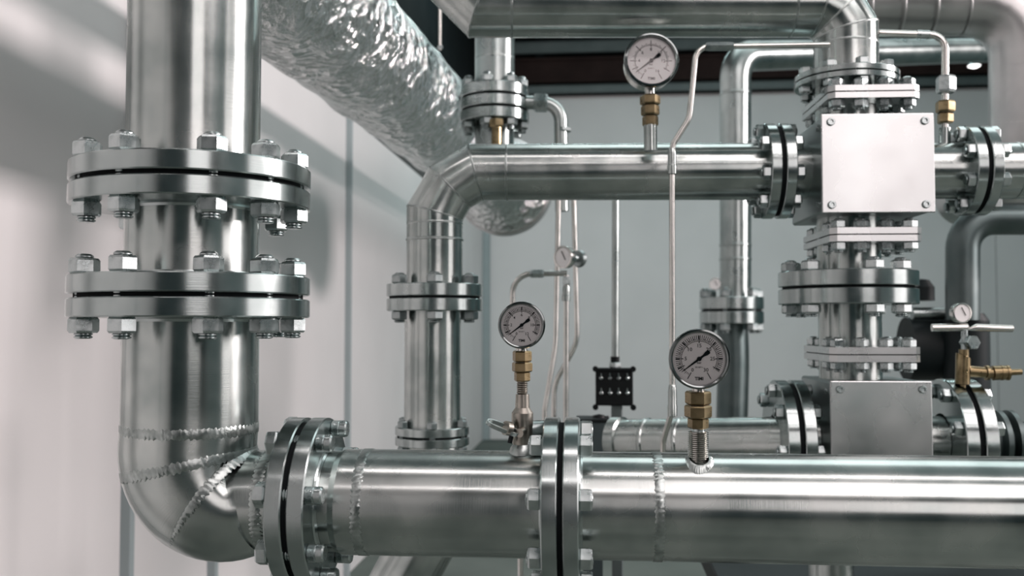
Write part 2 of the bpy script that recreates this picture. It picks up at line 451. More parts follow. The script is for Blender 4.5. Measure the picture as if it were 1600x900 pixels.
for i in range(len(xs)-1):
    link('panel', box(xs[i+1]-xs[i]-(0.004 if i == 0 else 0.012), 0.012, ZT, ((xs[i]+xs[i+1])/2, YB+0.006, ZT/2), 0.003), wb, 'wall')
struct(link('trim_1', box(0.10, 0.10, ZT, (XW+0.051, YB-0.051, ZT/2), 0.006), None, 'seam'))
# steel framing across the top of the back wall
def beam(label, y0, y1, Y, mat, name='steel_beam', d=0.1):
    z1, z0 = at(1000, y0, Y).z, at(1000, y1, Y).z
    t = thing(name, label, 'beam', (2.5, Y, (z0+z1)/2))
    h = z1-z0; L = 7.9
    link('web', box(L, d*0.25, h*0.98, (0.05, 0, 0)), t, mat)
    for s in (-1, 1): link('flange_strip', box(L, d, h*0.12, (0.05, 0, s*h*0.44), 0.003), t, mat)
    return t
beam('dark reddish brown steel beam across the top of the back wall', 88, 126, 13.30, 'beam')
beam('grey steel rail between the brown beam and the white wall', 131, 143, 13.4, 'beam_grey', 'steel_rail', 0.06)
beam('grey steel rail highest on the back wall near the ceiling', 62, 80, 13.4, 'beam_grey', 'steel_rail', 0.05)
t = thing('roof_post', 'short dark post between the roof rails behind the three plate flange', 'post', at(843, 72, 13.45))
link('post_web', box(0.12, 0.03, 0.44, (0, 0, 0.02)), t, 'upper'); link('post_foot', box(0.24, 0.05, 0.03, (0, 0, -0.2)), t, 'upper')

# ================================================================== front riser, elbow and header
YF = 1.20
def zf(py, Yf, px=800): return at(px, py, Yf).z
ax_x = at(299.5, 500, YF).x
PR = V((ax_x, YF, 0))
dR = dep(V((ax_x, YF, 1.6)))
cth = math.cos(math.atan(502/F))
rP = 106.5*dR/F*cth
RF = 189*dR/F*cth*1.008
z1, z2 = zf(265, YF-RF, 290), zf(458.5, YF-RF, 285)
tp, gp = 0.0235, 0.0055
A0 = 23.4
angs = [a+A0 for a in (-70, -36, 9, 40, 72, 122, -143, 172)]
flange_joint('upper large round flange pair on the thick front riser', (ax_x, YF, z1), (0, 0, 1), RF, rP, tp, gp, angs=angs, rb=RF*0.875, af=0.031, nut_h=0.019, over=0.007, neck=0.004)
angs = [a+A0 for a in (-72, -36, 8, 40, 70, 118, -140, 168)]
flange_joint('lower large round flange pair on the thick front riser', (ax_x, YF, z2), (0, 0, 1), RF, rP*1.02, tp, gp, angs=angs, rb=RF*0.875, af=0.031, nut_h=0.019, over=0.007, neck=0.004)
pipe_thing('riser_pipe', 'thick vertical stainless pipe above the upper large front flange', 'pipe', [(ax_x, YF, z1+gp/2), (ax_x, YF, ZC-0.3)], rP, n=72)
pipe_thing('spool_pipe', 'short stainless pipe piece between the two large front flanges', 'pipe', [(ax_x, YF, z2+gp/2), (ax_x, YF, z1-gp/2)], rP, n=72)
# horizontal header axis
zh = at(840, 788, YF).z
rH0, rH1 = 0.0655, 0.0655
xfl = at(443, 788, YF-0.1).x        # flange beside the elbow (gap)
xfm = at(874, 788, YF-0.1).x        # middle flange (gap)
RH = 0.1045
tq, gq = 0.0205, 0.0065
# elbow: sections turn about (bx,bz)
bx = ax_x+rP*1.03
bz = at(298, 699, YF).z
eps = rP*0.03
pts = [(ax_x, YF, z2-gp/2), (ax_x, YF, bz+0.12), (ax_x, YF, bz+0.03)]; rad = [rP*1.015, rP*1.015, rP*1.02]
steps = 20
zh_gap = bz-zh                  # outlet centre must sit on the header axis
for i in range(steps+1):
    a = (PI/2)*i/steps; f = (i/steps)**2.2
    r = rP*1.02*(1-f)+(zh_gap-eps)*f
    pts.append((bx-math.cos(a)*(r+eps), YF, bz-math.sin(a)*(r+eps))); rad.append(r)
rO = rad[-1]
pts.append((xfl-gq/2, YF, zh)); rad.append(rO*0.99)
t = pipe_thing('elbow_pipe', 'large welded stainless elbow turning the front riser into the header', 'pipe', pts, rad, n=72)
def esec(deg):
    a = math.radians(deg); f = (deg/90)**2.2
    r = rP*1.02*(1-f)+(zh_gap-eps)*f
    c = V((bx-math.cos(a)*(r+eps), YF, bz-math.sin(a)*(r+eps)))
    d = V((math.sin(a), 0, -math.cos(a)))
    return c, d, r
welds(t, [circ((ax_x, YF, zf(680, YF-rP, 298)), (0, 0, 1), rP*1.018, 300)]+[circ(*esec(q), 300) for q in (12, 50)]+[circ((at(396, 800, YF-0.066).x, YF, zh), (1, 0, 0), rO*1.004, 260)], 0.0034)
# flange beside elbow
flange_joint('round flange pair beside the big front elbow', (xfl, YF, zh), (1, 0, 0), RH*1.0, rO*0.995, tq, gq, a0=-14, rb=RH*0.875, af=0.027, nut_h=0.014, over=0.010, neck=0.0035, tip=0.020)
t = pipe_thing('header_pipe', 'short stainless header pipe between the elbow flange and the centre flange', 'pipe', [(xfl+gq/2, YF, zh), (xfl+tq+0.02, YF, zh), (xfl+tq+0.028, YF, zh), (xfm-gq/2, YF, zh)], [rO*0.99, rO*0.985, rH0, rH0], n=72)
welds(t, [circ((at(556, 788, YF-0.06).x, YF, zh), (1, 0, 0), rH0*1.002, 260)], 0.0030)
flange_joint('edge-on round flange pair in the middle of the thick front header', (xfm, YF, zh), (1, 0, 0), RH*1.03, rH0, 0.0185, 0.0065, a0=-14, rb=RH*0.875, af=0.0235, nut_h=0.0155, over=0.002, neck=0.003)
t = pipe_thing('header_pipe', 'long thick stainless header pipe running out of frame at right', 'pipe', [(xfm+gq/2, YF, zh), (2.2, YF, zh)], rH1, n=72)
welds(t, [circ((at(1031, 788, YF-0.06).x, YF, zh), (1, 0, 0), rH1*1.002, 260)], 0.0028)

# ================================================================== gauges
def text_mesh(s, size, align='CENTER', off=0.0):
    c = bpy.data.curves.new('lettering', 'FONT'); c.body = s; c.size = size; c.align_x = align; c.align_y = 'CENTER'; c.offset = size*off; c.extrude = 0.00012; c.resolution_u = 2
    o = bpy.data.objects.new('lettering', c)
    me = bpy.data.meshes.new_from_object(o); bpy.data.objects.remove(o); bpy.data.curves.remove(c)
    return me
def gauge(label, c, normal, R, nums, depth=0.026, needle=-127, nuts=(), nut_mat='brass', fine=True, extra_end=None, logo='TIMI', sub='bar'):
    z = V(normal).normalized(); x = V((0, 0, 1)).cross(z).normalized(); y = z.cross(x)
    rot = Matrix((x, y, z)).transposed()
    t = thing('pressure_gauge', label, 'gauge', c, rot)
    prof = [(0, -depth), (R*0.82, -depth), (R*0.92, -depth+R*0.06), (R*0.92, -R*0.14), (R*0.86, -R*0.14), (0, -R*0.14)]
    link('case', lathe(prof, 56, angle=40), t, 'tube')
    prof = [(R*0.92, -R*0.20), (R*0.985, -R*0.19), (R, -R*0.12), (R, R*0.02), (R*0.985, R*0.06), (R*0.93, R*0.075), (R*0.885, R*0.05), (R*0.875, -R*0.06), (R*0.87, -R*0.15)]
    link('bezel', lathe(prof, 64, True, angle=40), t, 'bezel')
    zd = -R*0.085
    dl = link('dial', lathe([(0, zd), (R*0.873, zd), (R*0.873, zd-R*0.04), (0, zd-R*0.04)], 56), t, 'dial')
    bm = bmesh.new(); zt = zd+0.0002
    def tick(a, r0, r1, wd):
        a = math.radians(a); d = V((math.sin(a), math.cos(a), 0)); e = V((d.y, -d.x, 0))*wd/2
        vs = [bm.verts.new(d*r+s*e+V((0, 0, zt))) for r, s in ((r0, 1), (r1, 1), (r1, -1), (r0, -1))]
        bm.faces.new(vs)
    major = [-150, -115, -90, -45, 0, 45, 90, 120, 150]
    for a in major: tick(a, R*0.52, R*0.77, R*0.028)
    for k in range(-150, 121, 5): tick(k, R*0.58, R*0.58+R*(0.06 if k % 15 else 0.10), R*0.017)
    if fine:
        for k in range(-122, 124, 5): tick(k, R*0.63, R*0.78, R*0.02)
    for k in range(-120, 121, 6):
        a0, a1 = math.radians(k), math.radians(k+6)
        vs = [bm.verts.new((math.sin(a)*r, math.cos(a)*r, zt)) for a, r in ((a0, R*0.575), (a0, R*0.588), (a1, R*0.588), (a1, R*0.575))]
        bm.faces.new(vs)
    link('scale_marks', finish(bm, 'scale_marks', smooth=False, recalc=False), dl, 'ink')
    bm = bmesh.new()
    def put(s, x_, y_, size, off=0.008):
        me = text_mesh(s, size, off=off)
        me.transform(Matrix.Translation((x_, y_, zt))); bm.from_mesh(me); bpy.data.meshes.remove(me)
    for s, a in nums:
        a = math.radians(a); put(s, math.sin(a)*R*0.44, math.cos(a)*R*0.43, R*0.17)
    put(sub, 0, -R*0.13, R*0.11)
    put('EN 837-1', 0, -R*0.28, R*0.065)
    put(logo, 0, -R*0.66, R*0.15, 0.03)
    bmesh.ops.recalc_face_normals(bm, faces=bm.faces)
    link('lettering', finish(bm, 'lettering', smooth=False), dl, 'ink')
    # needle with a thick tail
    bm = bmesh.new(); a = math.radians(needle); d = V((math.sin(a), math.cos(a), 0)); e = V((d.y, -d.x, 0)); zn = zd+R*0.035
    out = [(-0.42, .03), (-0.40, .065), (-0.30, .07), (-0.17, .035), (0, .04), (0.72, .008)]
    P = [d*R*u+e*R*v for u, v in out]+[d*R*u-e*R*v for u, v in reversed(out)]
    top = [bm.verts.new(p+V((0, 0, zn))) for p in P]; bot = [bm.verts.new(p+V((0, 0, zn-R*0.012))) for p in P]
    bm.faces.new(top); bm.faces.new(list(reversed(bot)))
    for i in range(len(P)): bm.faces.new([top[i], bot[i], bot[(i+1) % len(P)], top[(i+1) % len(P)]])
    nd = link('needle', finish(bm, 'needle', smooth=False), t, 'ink')
    link('needle_hub', lathe([(0, zd), (R*0.075, zd), (R*0.075, zn+R*0.02), (R*0.05, zn+R*0.035), (0, zn+R*0.035)], 20), nd, 'ink')
    link('glass', lathe([(0, R*0.03), (R*0.88, R*0.03), (R*0.88, R*0.012), (0, R*0.012)], 48), t, 'glass')
    # stem and the stack of hexagon fittings below, given as (half width, y_top, y_bottom, kind) in metres
    rx = Matrix.Rotation(PI/2, 3, 'X')      # local z -> -y (down)
    for (hw, y0, y1, kind, mt) in nuts:
        zc = -depth*0.5
        if kind == 'hex':
            bm = bmesh.new(); hex_bm(bm, 2*hw*math.cos(PI/6)*1.0, 0, abs(y1-y0), 0.10, ang=PI/6*0.35)
            link('hex_fitting', finish(bm, 'hex_fitting', smooth=False), t, mt, (0, y0, zc), rx)
        elif kind == 'thread':
            bm = bmesh.new(); L = abs(y1-y0); lathe_bm(bm, thread_prof(hw*1.04, 0, L, 0.0023), 28)
            link('threaded_stub', finish(bm, 'threaded_stub', 30), t, mt, (0, y0, zc), rx)
        else:
            L = abs(y1-y0)
            link('stem', lathe([(0, 0), (hw, 0), (hw, L), (0, L)], 28), t, mt, (0, y0, zc), rx)
    return t
def stack(c, rows):
    """rows in pixels: (half width, y top, y bottom, kind, material) measured against the gauge centre"""
    return [(mp(h, c), mp(cy-a, c), mp(cy-b_, c), k, m_) for (h, a, b_, k, m_) in rows for cy in [c.py]]
class P3(Vector): pass
def gp_(px, py, Y):
    p = at(px, py, Y); return p
def rows_m(c, cy, rows): return [(mp(h, c), mp(cy-a, c), mp(cy-b_, c), k, m_) for (h, a, b_, k, m_) in rows]
NA = (0.03, -1, -0.05)
c = at(1093, 561, 1.158)
gauge('front right white dial gauge standing on the long header pipe', c, NA, mp(47.5, c), [('0', -150), ('5', -90), ('10', -45), ('15', 0), ('20', 45), ('25', 90), ('30', 150)],
      nuts=rows_m(c, 561, [(10, 600, 615, 'stem', 'tube'), (20.5, 613, 634, 'hex', 'brass'), (21.5, 635, 655, 'hex', 'brass'), (16.5, 655, 672, 'hex', 'brass'), (11, 671, 678, 'stem', 'bolt'), (16, 676, 724, 'thread', 'tube')]))
# weld pad where that stub meets the header
bm = bmesh.new(); rings = []
sx_, sy_ = c.x, c.y+0.013
for q, (rpx, lift) in enumerate(((15.5, 0.0050), (17, 0.0048), (19, 0.0032), (21, 0.0014), (22.5, -0.001))):
    ring = []
    for k_ in range(120):
        a = 2*PI*k_/120
        rr = mp(rpx, c)*(1+(0.045*math.sin(k_*2.0)+random.uniform(-.03, .03) if q in (2, 3) else 0)+(0.06*math.sin(a*3+1) if q >= 3 else 0))
        X, Yp = sx_+math.cos(a)*rr, sy_+math.sin(a)*rr
        ring.append(bm.verts.new((X, Yp, zh+math.sqrt(max(1e-6, rH1**2-(Yp-YF)**2))+lift)))
    rings.append(ring)
for A, B in zip(rings, rings[1:]):
    for k_ in range(120): bm.faces.new([A[k_], A[(k_+1) % 120], B[(k_+1) % 120], B[k_]])
tw = tag(link('weld_pad', finish(bm, 'weld_pad', 50), None, 'weld'), 'bright weld collar around the threaded gauge stub on the header', 'weld')
c = at(815, 508, 1.182)
gauge('white dial gauge with brass fittings above the lever valve', c, (0.03, -1, -0.03), mp(37, c), [('0', -150), ('2', -90), ('4', -45), ('6', 0), ('8', 45), ('10', 90), ('12', 150)], fine=True,
      nuts=rows_m(c, 508, [(8, 538, 552, 'stem', 'tube'), (15.5, 549, 566, 'hex', 'brass'), (16.5, 567, 582, 'hex', 'brass'), (13, 582, 597, 'hex', 'brass'), (8.5, 596, 616, 'thread', 'bronze')]))
cB = c
c = at(1018, 94, 1.93)
gauge('highest white dial gauge standing on the middle horizontal pipe', c, (0.10, -1, 0.04), mp(43, c), [('0', -150), ('4', -90), ('6', -45), ('8', 0), ('10', 45), ('12', 90), ('16', 150)], depth=0.050, fine=False,
      nuts=rows_m(c, 94, [(8, 132, 146, 'stem', 'tube'), (16, 145, 160, 'hex', 'brass'), (14.5, 161, 177, 'hex', 'brass'), (12.5, 178, 194, 'hex', 'brass'), (10.5, 193, 234, 'stem', 'pipe')]))

# lever valve under gauge two
def P(px, py, Y): return at(px, py, Y)
vb = V((cB.x, cB.y+0.013, 0))
def zat(py, Y, px=815): return at(px, py, Y).z
o = V((vb.x, vb.y, zat(705, vb.y)))
t = thing('lever_valve', 'worn bronze lever valve welded on the header under a gauge', 'valve', o)
k = lambda px: mp(px, o)
H = lambda py: zat(py, vb.y)-o.z
link('valve_body', lathe([(0, -0.006), (k(15), -0.006), (k(15), H(694)), (k(17), H(688)), (k(17), H(645)), (k(11.5), H(637)), (k(10.5), H(616)), (0, H(616))], 32), t, 'bronze')
link('weld_fillet', lathe([(k(15), -0.004), (k(22), -0.004), (k(19), H(700)), (k(15), H(694))], 32, True), t, 'weld')
lv = [(k(-4), -k(20), H(676)), (k(-20), -k(26), H(666)), (k(-52), -k(30), H(656))]
bm = bmesh.new()
# looped lever: a flat ring stretched between hub and tip
a_, b_ = V(lv[0]), V(lv[2]); d = (b_-a_); L = d.length; d.normalize(); sd = V((0.15, 0.86, 0.45)).cross(d).normalized(); up = d.cross(sd)
n = 30; rr = []
for i in range(n):
    q = 2*PI*i/n; cx = L/2+math.copysign(abs(math.cos(q))**0.6, math.cos(q))*L*0.5; cy = math.sin(q)*k(6.5)
    rr.append((a_+d*cx+up*cy, (d*math.cos(q)+up*math.sin(q))))
rings = []
for p, nn in rr:
    rings.append([bm.verts.new(p+nn*k(1.2)*u+sd*k(3.5)*v) for u, v in ((1, 1), (1, -1), (-1, -1), (-1, 1))])
for i in range(n):
    for j in range(4): bm.faces.new([rings[i][j], rings[i][(j+1) % 4], rings[(i+1) % n][(j+1) % 4], rings[(i+1) % n][j]])
link('lever', finish(bm, 'lever', 40), t, 'bolt')
link('lever_hub', sweep([V((k(2), -k(12), H(672))), V((k(-3), -k(25), H(674)))], k(7), 20), t, 'bronze')
link('lever_pin', sweep([V((k(-14), -k(20), H(672))), V((k(-18), -k(22), H(690)))], k(4), 6), t, 'black')
link('lever_bracket', lathe([(0, 0), (k(11), 0), (k(11), k(9)), (0, k(9))], 24), t, 'bronze', (k(-18), -k(20), H(668)), frame((-0.7, -0.6, 0.2)))
link('bonnet_cap', sweep([V((k(10), k(6), H(672))), V((k(30), k(16), H(672)))], k(14), 20), t, 'bolt_dark')

# ================================================================== middle pipe run, Y about 2
YM0, YM1 = 2.015, 2.055
# riser part centre 680, horizontal axis y 268
pv = at(679, 500, YM0); xv = pv.x
zhm = at(790, 268, YM0).z
rM = mp(44.5, pv)*0.99
rS = mp(42.5, pv)*0.99
Rb = mp(88, pv)
cx, cz = xv+Rb, zhm-Rb
zfu, zfl = at(675, 463, YM0-0.1).z, at(675, 687, YM0-0.08).z
tower = at(1332, 268, YM1)
def mitre_path(start, corner, end, R, segs, extra0=0.0):
    """lobster-back elbow path: straight legs and tangent chords"""
    s, c0, e = V(start), V(corner), V(end)
    d1, d2 = (s-c0).normalized(), (e-c0).normalized()
    ctr = c0+d1*R+d2*R
    pts = [s]
    Rc = R/math.cos(PI/4/segs)
    u, v = -d2, -d1
    for i in range(segs):
        a = PI/2*(i+0.5)/segs
        pts.append(ctr+(u*math.cos(a)+v*math.sin(a))*Rc)
    pts.append(e); return pts
xF1 = at(1210, 268, YM1).x; YF1 = YM1-0.01
end = V((xF1, YF1, at(1207, 268, YF1).z))
cor = V((xv, YM0, zhm))
p = mitre_path((xv, YM0, zfu), cor, end, Rb, 3)
t = pipe_thing('mitred_pipe', 'middle stainless pipe with a segmented elbow turning right', 'pipe', p, rM, n=56, angle=14)
rings = [jring(p, i, rM*1.002) for i in (1, 2, 3)]
zz = at(679, 345, YM0-rM).z
rings += [circ((xv, YM0, zz), (0, 0, 1), rM*1.002, 90)]
xw = at(788, 268, YM0-rM).x
dd = (p[4]-p[3]).normalized()
rings += [circ(p[3]+dd*((xw-p[3].x)/dd.x), dd, rM*1.002, 90)]
welds(t, rings, 0.0011)
zsl = at(679, 373, YM0-rM).z
link('weld_sleeve', lathe([(rM*1.001, 0), (rM*1.03, 0.001), (rM*1.03, 0.004), (rM*1.001, 0.006)], 48, True), t, 'weld', V((xv, YM0, zsl))-t.location)
flange_joint('round flange pair on the vertical leg of the middle pipe', (xv, YM0, zfu), (0, 0, 1), mp(76, pv)*0.985, rM, 0.026, 0.005, angs=[9.6+60*k_ for k_ in range(6)], rb=mp(62, pv), af=0.031, nut_h=0.018, over=0.006, bmat='bolt_dark')
pipe_thing('spool_pipe', 'vertical stainless pipe piece below the middle flange pair', 'pipe', [(xv-0.004, YM0, zfl), (xv-0.004, YM0, zfu)], rM, n=48)
flange_joint('small round flange pair just above the header behind it', (xv-0.004, YM0, zfl), (0, 0, 1), mp(58.5, pv)*0.985, rM, 0.0175, 0.004, angs=[9.6+60*k_ for k_ in range(6)], rb=mp(52, pv), af=0.020, nut_h=0.014, over=0.003, bmat='bolt_dark')
pl_ = rounded([(xv-0.004, YM0, zfl), at(688, 800, YM0), at(585, 990, YM0)], 0.1, 8)
pipe_thing('lower_pipe', 'stainless pipe slanting down left under the front header', 'pipe', pl_, mp(50, pv), n=40)

# ------------------------------------------------------------------ tower
RZ = math.radians(2.0)
TX, TY = tower.x, YM1
ux, uy = V((math.cos(RZ), math.sin(RZ), 0)), V((-math.sin(RZ), math.cos(RZ), 0))
def tz(py, Yf=1.93): return at(1350, py, Yf).z
def junction_box(label, pyt, pyb, hw, hd, off=0.0, bot=True):
    Yf = TY-hd
    z0, z1 = tz(pyb, Yf), tz(pyt, Yf)
    t = thing('junction_box', label, 'box', (TX+off, TY, z0), Matrix.Rotation(RZ, 3, 'Z'))
    h = z1-z0
    link('box_body', box(hw*2-0.006, hd*2-0.008, h-0.004, (0, 0.004, h/2), 0.004), t, 'cast')
    cp = link('cover_plate', box(hw*2, 0.006, h, (0, -hd-0.001, h/2), 0.002, 2), t, 'plate')
    sx = hw-0.0185; sz = 0.016
    for x_ in (-sx, sx):
        for z_ in ((sz, h-sz) if bot else (sz, h-sz)):
            s = link('cap_screw', lathe([(0, 0), (0.0078, 0), (0.0078, 0.0035), (0.0065, 0.0055), (0.0042, 0.0055), (0.0042, 0.002), (0, 0.002)], 20), cp, 'bolt', (x_, -hd-0.004, z_), frame((0, -1, 0)))
    for z_ in (0.022, h-0.022):
        link('side_screw', lathe([(0, 0), (0.006, 0), (0.006, 0.004), (0, 0.005)], 14), t, 'bolt', (-hw+0.003, -hd+0.03, z_), frame((-1, 0, 0)))
    return t
bxc = at(1371, 255, 1.93)
hw = mp(87.5, bxc)*0.99
HD = 0.128
junction_box('upper bright square steel box with four corner screws', 178, 333, hw, HD, 0.010)
junction_box('lower dull square steel box rising behind the header', 595, 745, hw*0.895, HD*0.93, 0.012)
# pipe ends at the sides of both boxes
def tower_axis(py, Y=None): return V((TX-0.012, TY, at(1333, py, Y or TY).z))
TA = V((TX-0.010, TY, 0))
rT = mp(49.5, at(1333, 80, TY))*0.98
zA, zB, zC_, zD, zE = tz(109, 1.96), tz(145, 1.955), tz(367, 1.955), tz(446, 1.915), tz(554, 1.955)
RA, RD = mp(81, at(1333, 110, TY))*0.97, mp(108, at(1326, 446, TY))*0.965
rN = rT*0.98
hS = mp(71.5, at(1373, 367, 1.93)); hSy = 0.115
zb1t, zb1b, zb2t = tz(178, TY-HD), tz(333, TY-HD), tz(595, TY-HD)
# big pipe: from flange A up, left along the top, then up again
topy = at(1000, 18, TY)
zt_ = topy.z
xl = at(738, 12, 1.99).x
cor1 = V((TA.x, TY, zt_)); cor2 = V((at(706, 12, 1.98).x, 1.985, zt_))
Rb1 = rT*1.16
p1 = mitre_path((TA.x, TY, zA), cor1, cor2, Rb1, 3)
p2 = mitre_path(cor1, cor2, (cor2.x, cor2.y, ZC-0.2), rT*1.6, 2)
p = p1[:-1]+p2[1:]
t = pipe_thing('overhead_pipe', 'big overhead stainless pipe bending down onto the flange tower', 'pipe', p, rT, n=56, angle=14)
rings = [jring(p, i, rT*1.002) for i in range(1, len(p)-1)]
zz = at(1333, 58, TY-rT).z
rings.append(circ((TA.x, TY, zz), (0, 0, 1), rT*1.003, 90))
xw = at(1243, 12, TY-rT).x
rings.append(circ((xw, TY+(xw-TA.x)/(cor2.x-TA.x)*(cor2.y-TY), zt_), cor2-cor1, rT*1.003, 90))
xw = at(795, 12, 1.99-rT).x
rings.append(circ((xw, TY+(xw-TA.x)/(cor2.x-TA.x)*(cor2.y-TY), zt_), cor2-cor1, rT*1.003, 90))
welds(t, rings, 0.0012)
LA = math.degrees(math.atan2(-TA.x, TY))
flange_joint('thin round flange pair at the foot of the overhead bend', (TA.x, TY, zA), (0, 0, 1), RA, rT, 0.0115, 0.0022, angs=[LA+a for a in (-62, -20, 20, 60, 105, 150, 195, 245)], rb=RA*0.86, af=0.024, nut_h=0.014, over=0.003)
square_flange('square flange pair directly on top of the upper steel box', (TX+0.012, TY, zB), RZ, hS, hSy, rT, 0.0115, 0.0025, 0.027, 0.016, 0.012)
pipe_thing('neck_pipe', 'short neck between the thin round flange and the upper box', 'pipe', [(TA.x, TY, zb1t-0.002), (TA.x, TY, zA)], rT*0.99, n=40)
square_flange('square flange pair hanging directly under the upper steel box', (TX+0.012, TY, zC_), RZ, hS, hSy, rT, 0.0125, 0.0025, 0.027, 0.016, 0.012)
pipe_thing('neck_pipe', 'short dark neck under the upper box inside the square flange', 'pipe', [(TA.x, TY, zD), (TA.x, TY, zb1b+0.004)], rN, n=40, mat='pipe')
flange_joint('thick round flange pair halfway up the flange tower', (TA.x-0.004, TY, zD), (0, 0, 1), RD, rN, 0.0315, 0.0050, angs=[LA+a for a in (-72, -36, 25, 60, 112, 150, 190, 235)], rb=RD*0.84, af=0.034, nut_h=0.019, over=0.007)
square_flange('square flange pair resting on the lower steel box', (TX+0.008, TY, zE), RZ, hS*0.985, hSy*0.97, rT, 0.0135, 0.0022, 0.026, 0.016, 0.012)
pipe_thing('neck_pipe', 'short dark neck between the thick round flange and lower box', 'pipe', [(TA.x, TY, zb2t-0.004), (TA.x, TY, zD)], rN*0.98, n=40, mat='pipe')
pipe_thing('drop_pipe', 'vertical pipe below the header under the flange tower', 'pipe', [V((at(1298, 880, TY).x, TY, 0.0)), V((at(1298, 880, TY).x, TY, tz(745, TY)))], mp(34, tower), n=36)
# side flanges of the boxes
zx = tower.z
def side(label, px, py, Rpx, rp, t_, g_, a0=22.5, Y=TY, mat='machined', bmat='bolt_dark'):
    c_ = at(px, py, Y)
    return flange_joint(label, c_, ux, mp(Rpx, c_), rp, t_, g_, a0=a0, nb=8, rb=mp(Rpx, c_)*0.83, af=0.027, nut_h=0.016, over=0.004, mat=mat, bmat=bmat)
rL = rM*0.97
side('round flange pair left of the upper steel box', 1210, 268, 74, rM, 0.021, 0.009, Y=YF1, a0=10)
side('round flange pair right of the upper steel box', 1519, 267, 70, rM*0.98, 0.021, 0.009, Y=TY+0.005)
pipe_thing('side_stub', 'short stub pipe joining the left flange to the upper box', 'pipe', [at(1210, 268, YF1), V((TX-hw+0.02, TY-0.003, zx))], rM*0.96, n=40)
pR = at(1519, 267, TY+0.005)
pipe_thing('side_stub', 'short stub pipe joining the right flange to the upper box', 'pipe', [V((TX+hw+0.012, TY, zx)), pR], rM*0.98, n=40)
t = pipe_thing('outlet_pipe', 'stainless pipe leaving the upper right flange out of frame', 'pipe', [pR, pR+ux*0.6], rM*0.98, n=40)
welds(t, [circ(pR+ux*0.085, ux, rM*0.985, 80)], 0.0012)
# lower run through box two
YL = 2.06
cG = at(1228, 690, YL); cH = at(1500, 690, YL+0.01)
side('dark edged round flange pair left of the lower steel box', 1232, 690, 96, rL, 0.024, 0.010, Y=YL, a0=-40)
side('round flange pair right of the lower steel box', 1495, 690, 98, rL, 0.026, 0.011, Y=YL+0.01, a0=-20)
a_ = at(958, 691, 2.26); b_ = at(1232, 690, YL)
dl = (b_-a_).normalized()
rLp = mp(39, at(1190, 690, YL))
t = pipe_thing('lower_run_pipe', 'stainless pipe behind the header leading to the lower box flange', 'pipe', [a_, b_], rLp, n=48)
q = a_-t.location
fr_ = frame(dl)
for off, rr_, ln in ((0.0, 1.12, 0.03), (0.085, 1.05, 0.012), (0.17, 1.05, 0.010)):
    link('pipe_collar', lathe([(rLp*1.001, 0), (rLp*rr_, 0.003), (rLp*rr_, ln-0.003), (rLp*1.001, ln)], 40, True), t, 'pipe', q+dl*off, fr_)
pipe_thing('side_stub', 'short stub pipe joining the dark edged flange to the lower box', 'pipe', [at(1232, 690, YL), V((TX-hw*0.895+0.02, TY, at(1286, 690, TY).z))], rLp, n=40)
pipe_thing('side_stub', 'short stub pipe joining the lower right flange to the lower box', 'pipe', [V((TX+hw*0.895+0.008, TY, at(1440, 690, TY).z)), at(1495, 690, YL+0.01)], rLp, n=40)
pH = at(1495, 690, YL+0.01)
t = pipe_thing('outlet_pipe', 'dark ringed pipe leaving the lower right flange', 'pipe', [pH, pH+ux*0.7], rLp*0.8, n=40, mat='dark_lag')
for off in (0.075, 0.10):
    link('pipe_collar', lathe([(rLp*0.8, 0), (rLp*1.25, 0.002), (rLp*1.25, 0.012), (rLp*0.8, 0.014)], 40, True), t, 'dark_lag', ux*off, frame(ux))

# ------------------------------------------------------------------ thin tube loop in front of the middle pipe
YT = 1.88
def tubepath(name, label, pts, R, r, fittings=(), mat='tube', cat='tube', n=14):
    path = rounded(pts, R, 8)
    t = pipe_thing(name, label, cat, path, r, mat, n, 'tube_wall', 30)
    for (a, b_, rr, kind, m_) in fittings:
        a, b_ = V(a), V(b_); d = b_-a; L = d.length
        if kind == 'hex':
            bm = bmesh.new(); hex_bm(bm, rr*2*0.9, 0, L, 0.12); me = finish(bm, 'hex', smooth=False)
            link('hex_fitting', me, t, m_, a-t.location, frame(d))
        elif kind == 'sleeve':
            link('sleeve', lathe([(r*0.9, -L*0.06), (rr*0.85, 0), (rr, L*0.18), (rr, L*0.62), (rr*1.12, L*0.66), (rr*1.12, L), (r*0.9, L*1.03)], 20), t, m_, a-t.location, frame(d))
        else:
            link('collar', lathe([(r*0.9, 0), (rr, 0), (rr, L), (r*0.9, L)], 20), t, m_, a-t.location, frame(d))
    return t
rt = mp(4.6, at(1050, 400, YT))
tubepath('impulse_tube', 'thin bent steel tube crossing in front of the middle pipe',
         [at(1295, 70, YT+0.05), at(1088, 73, YT), at(1077, 185, YT), at(1050, 228, YT), at(1050.5, 640, YT), at(1036, 690, YT+0.04), at(1035, 745, YT+0.05)],
         [0.03, 0.05, 0.04, 0.03, 0.03], rt,
         [(at(1050, 233, YT), at(1050, 272, YT), mp(6.5, at(1050, 250, YT)), 'sleeve', 'pipe'), (at(1050.5, 603, YT), at(1050.5, 650, YT), mp(6.8, at(1050, 625, YT)), 'sleeve', 'pipe'),
          (at(1103, 73, YT), at(1146, 72.5, YT), mp(7, at(1125, 73, YT)), 'hex', 'bolt_dark')])
YN = 2.05
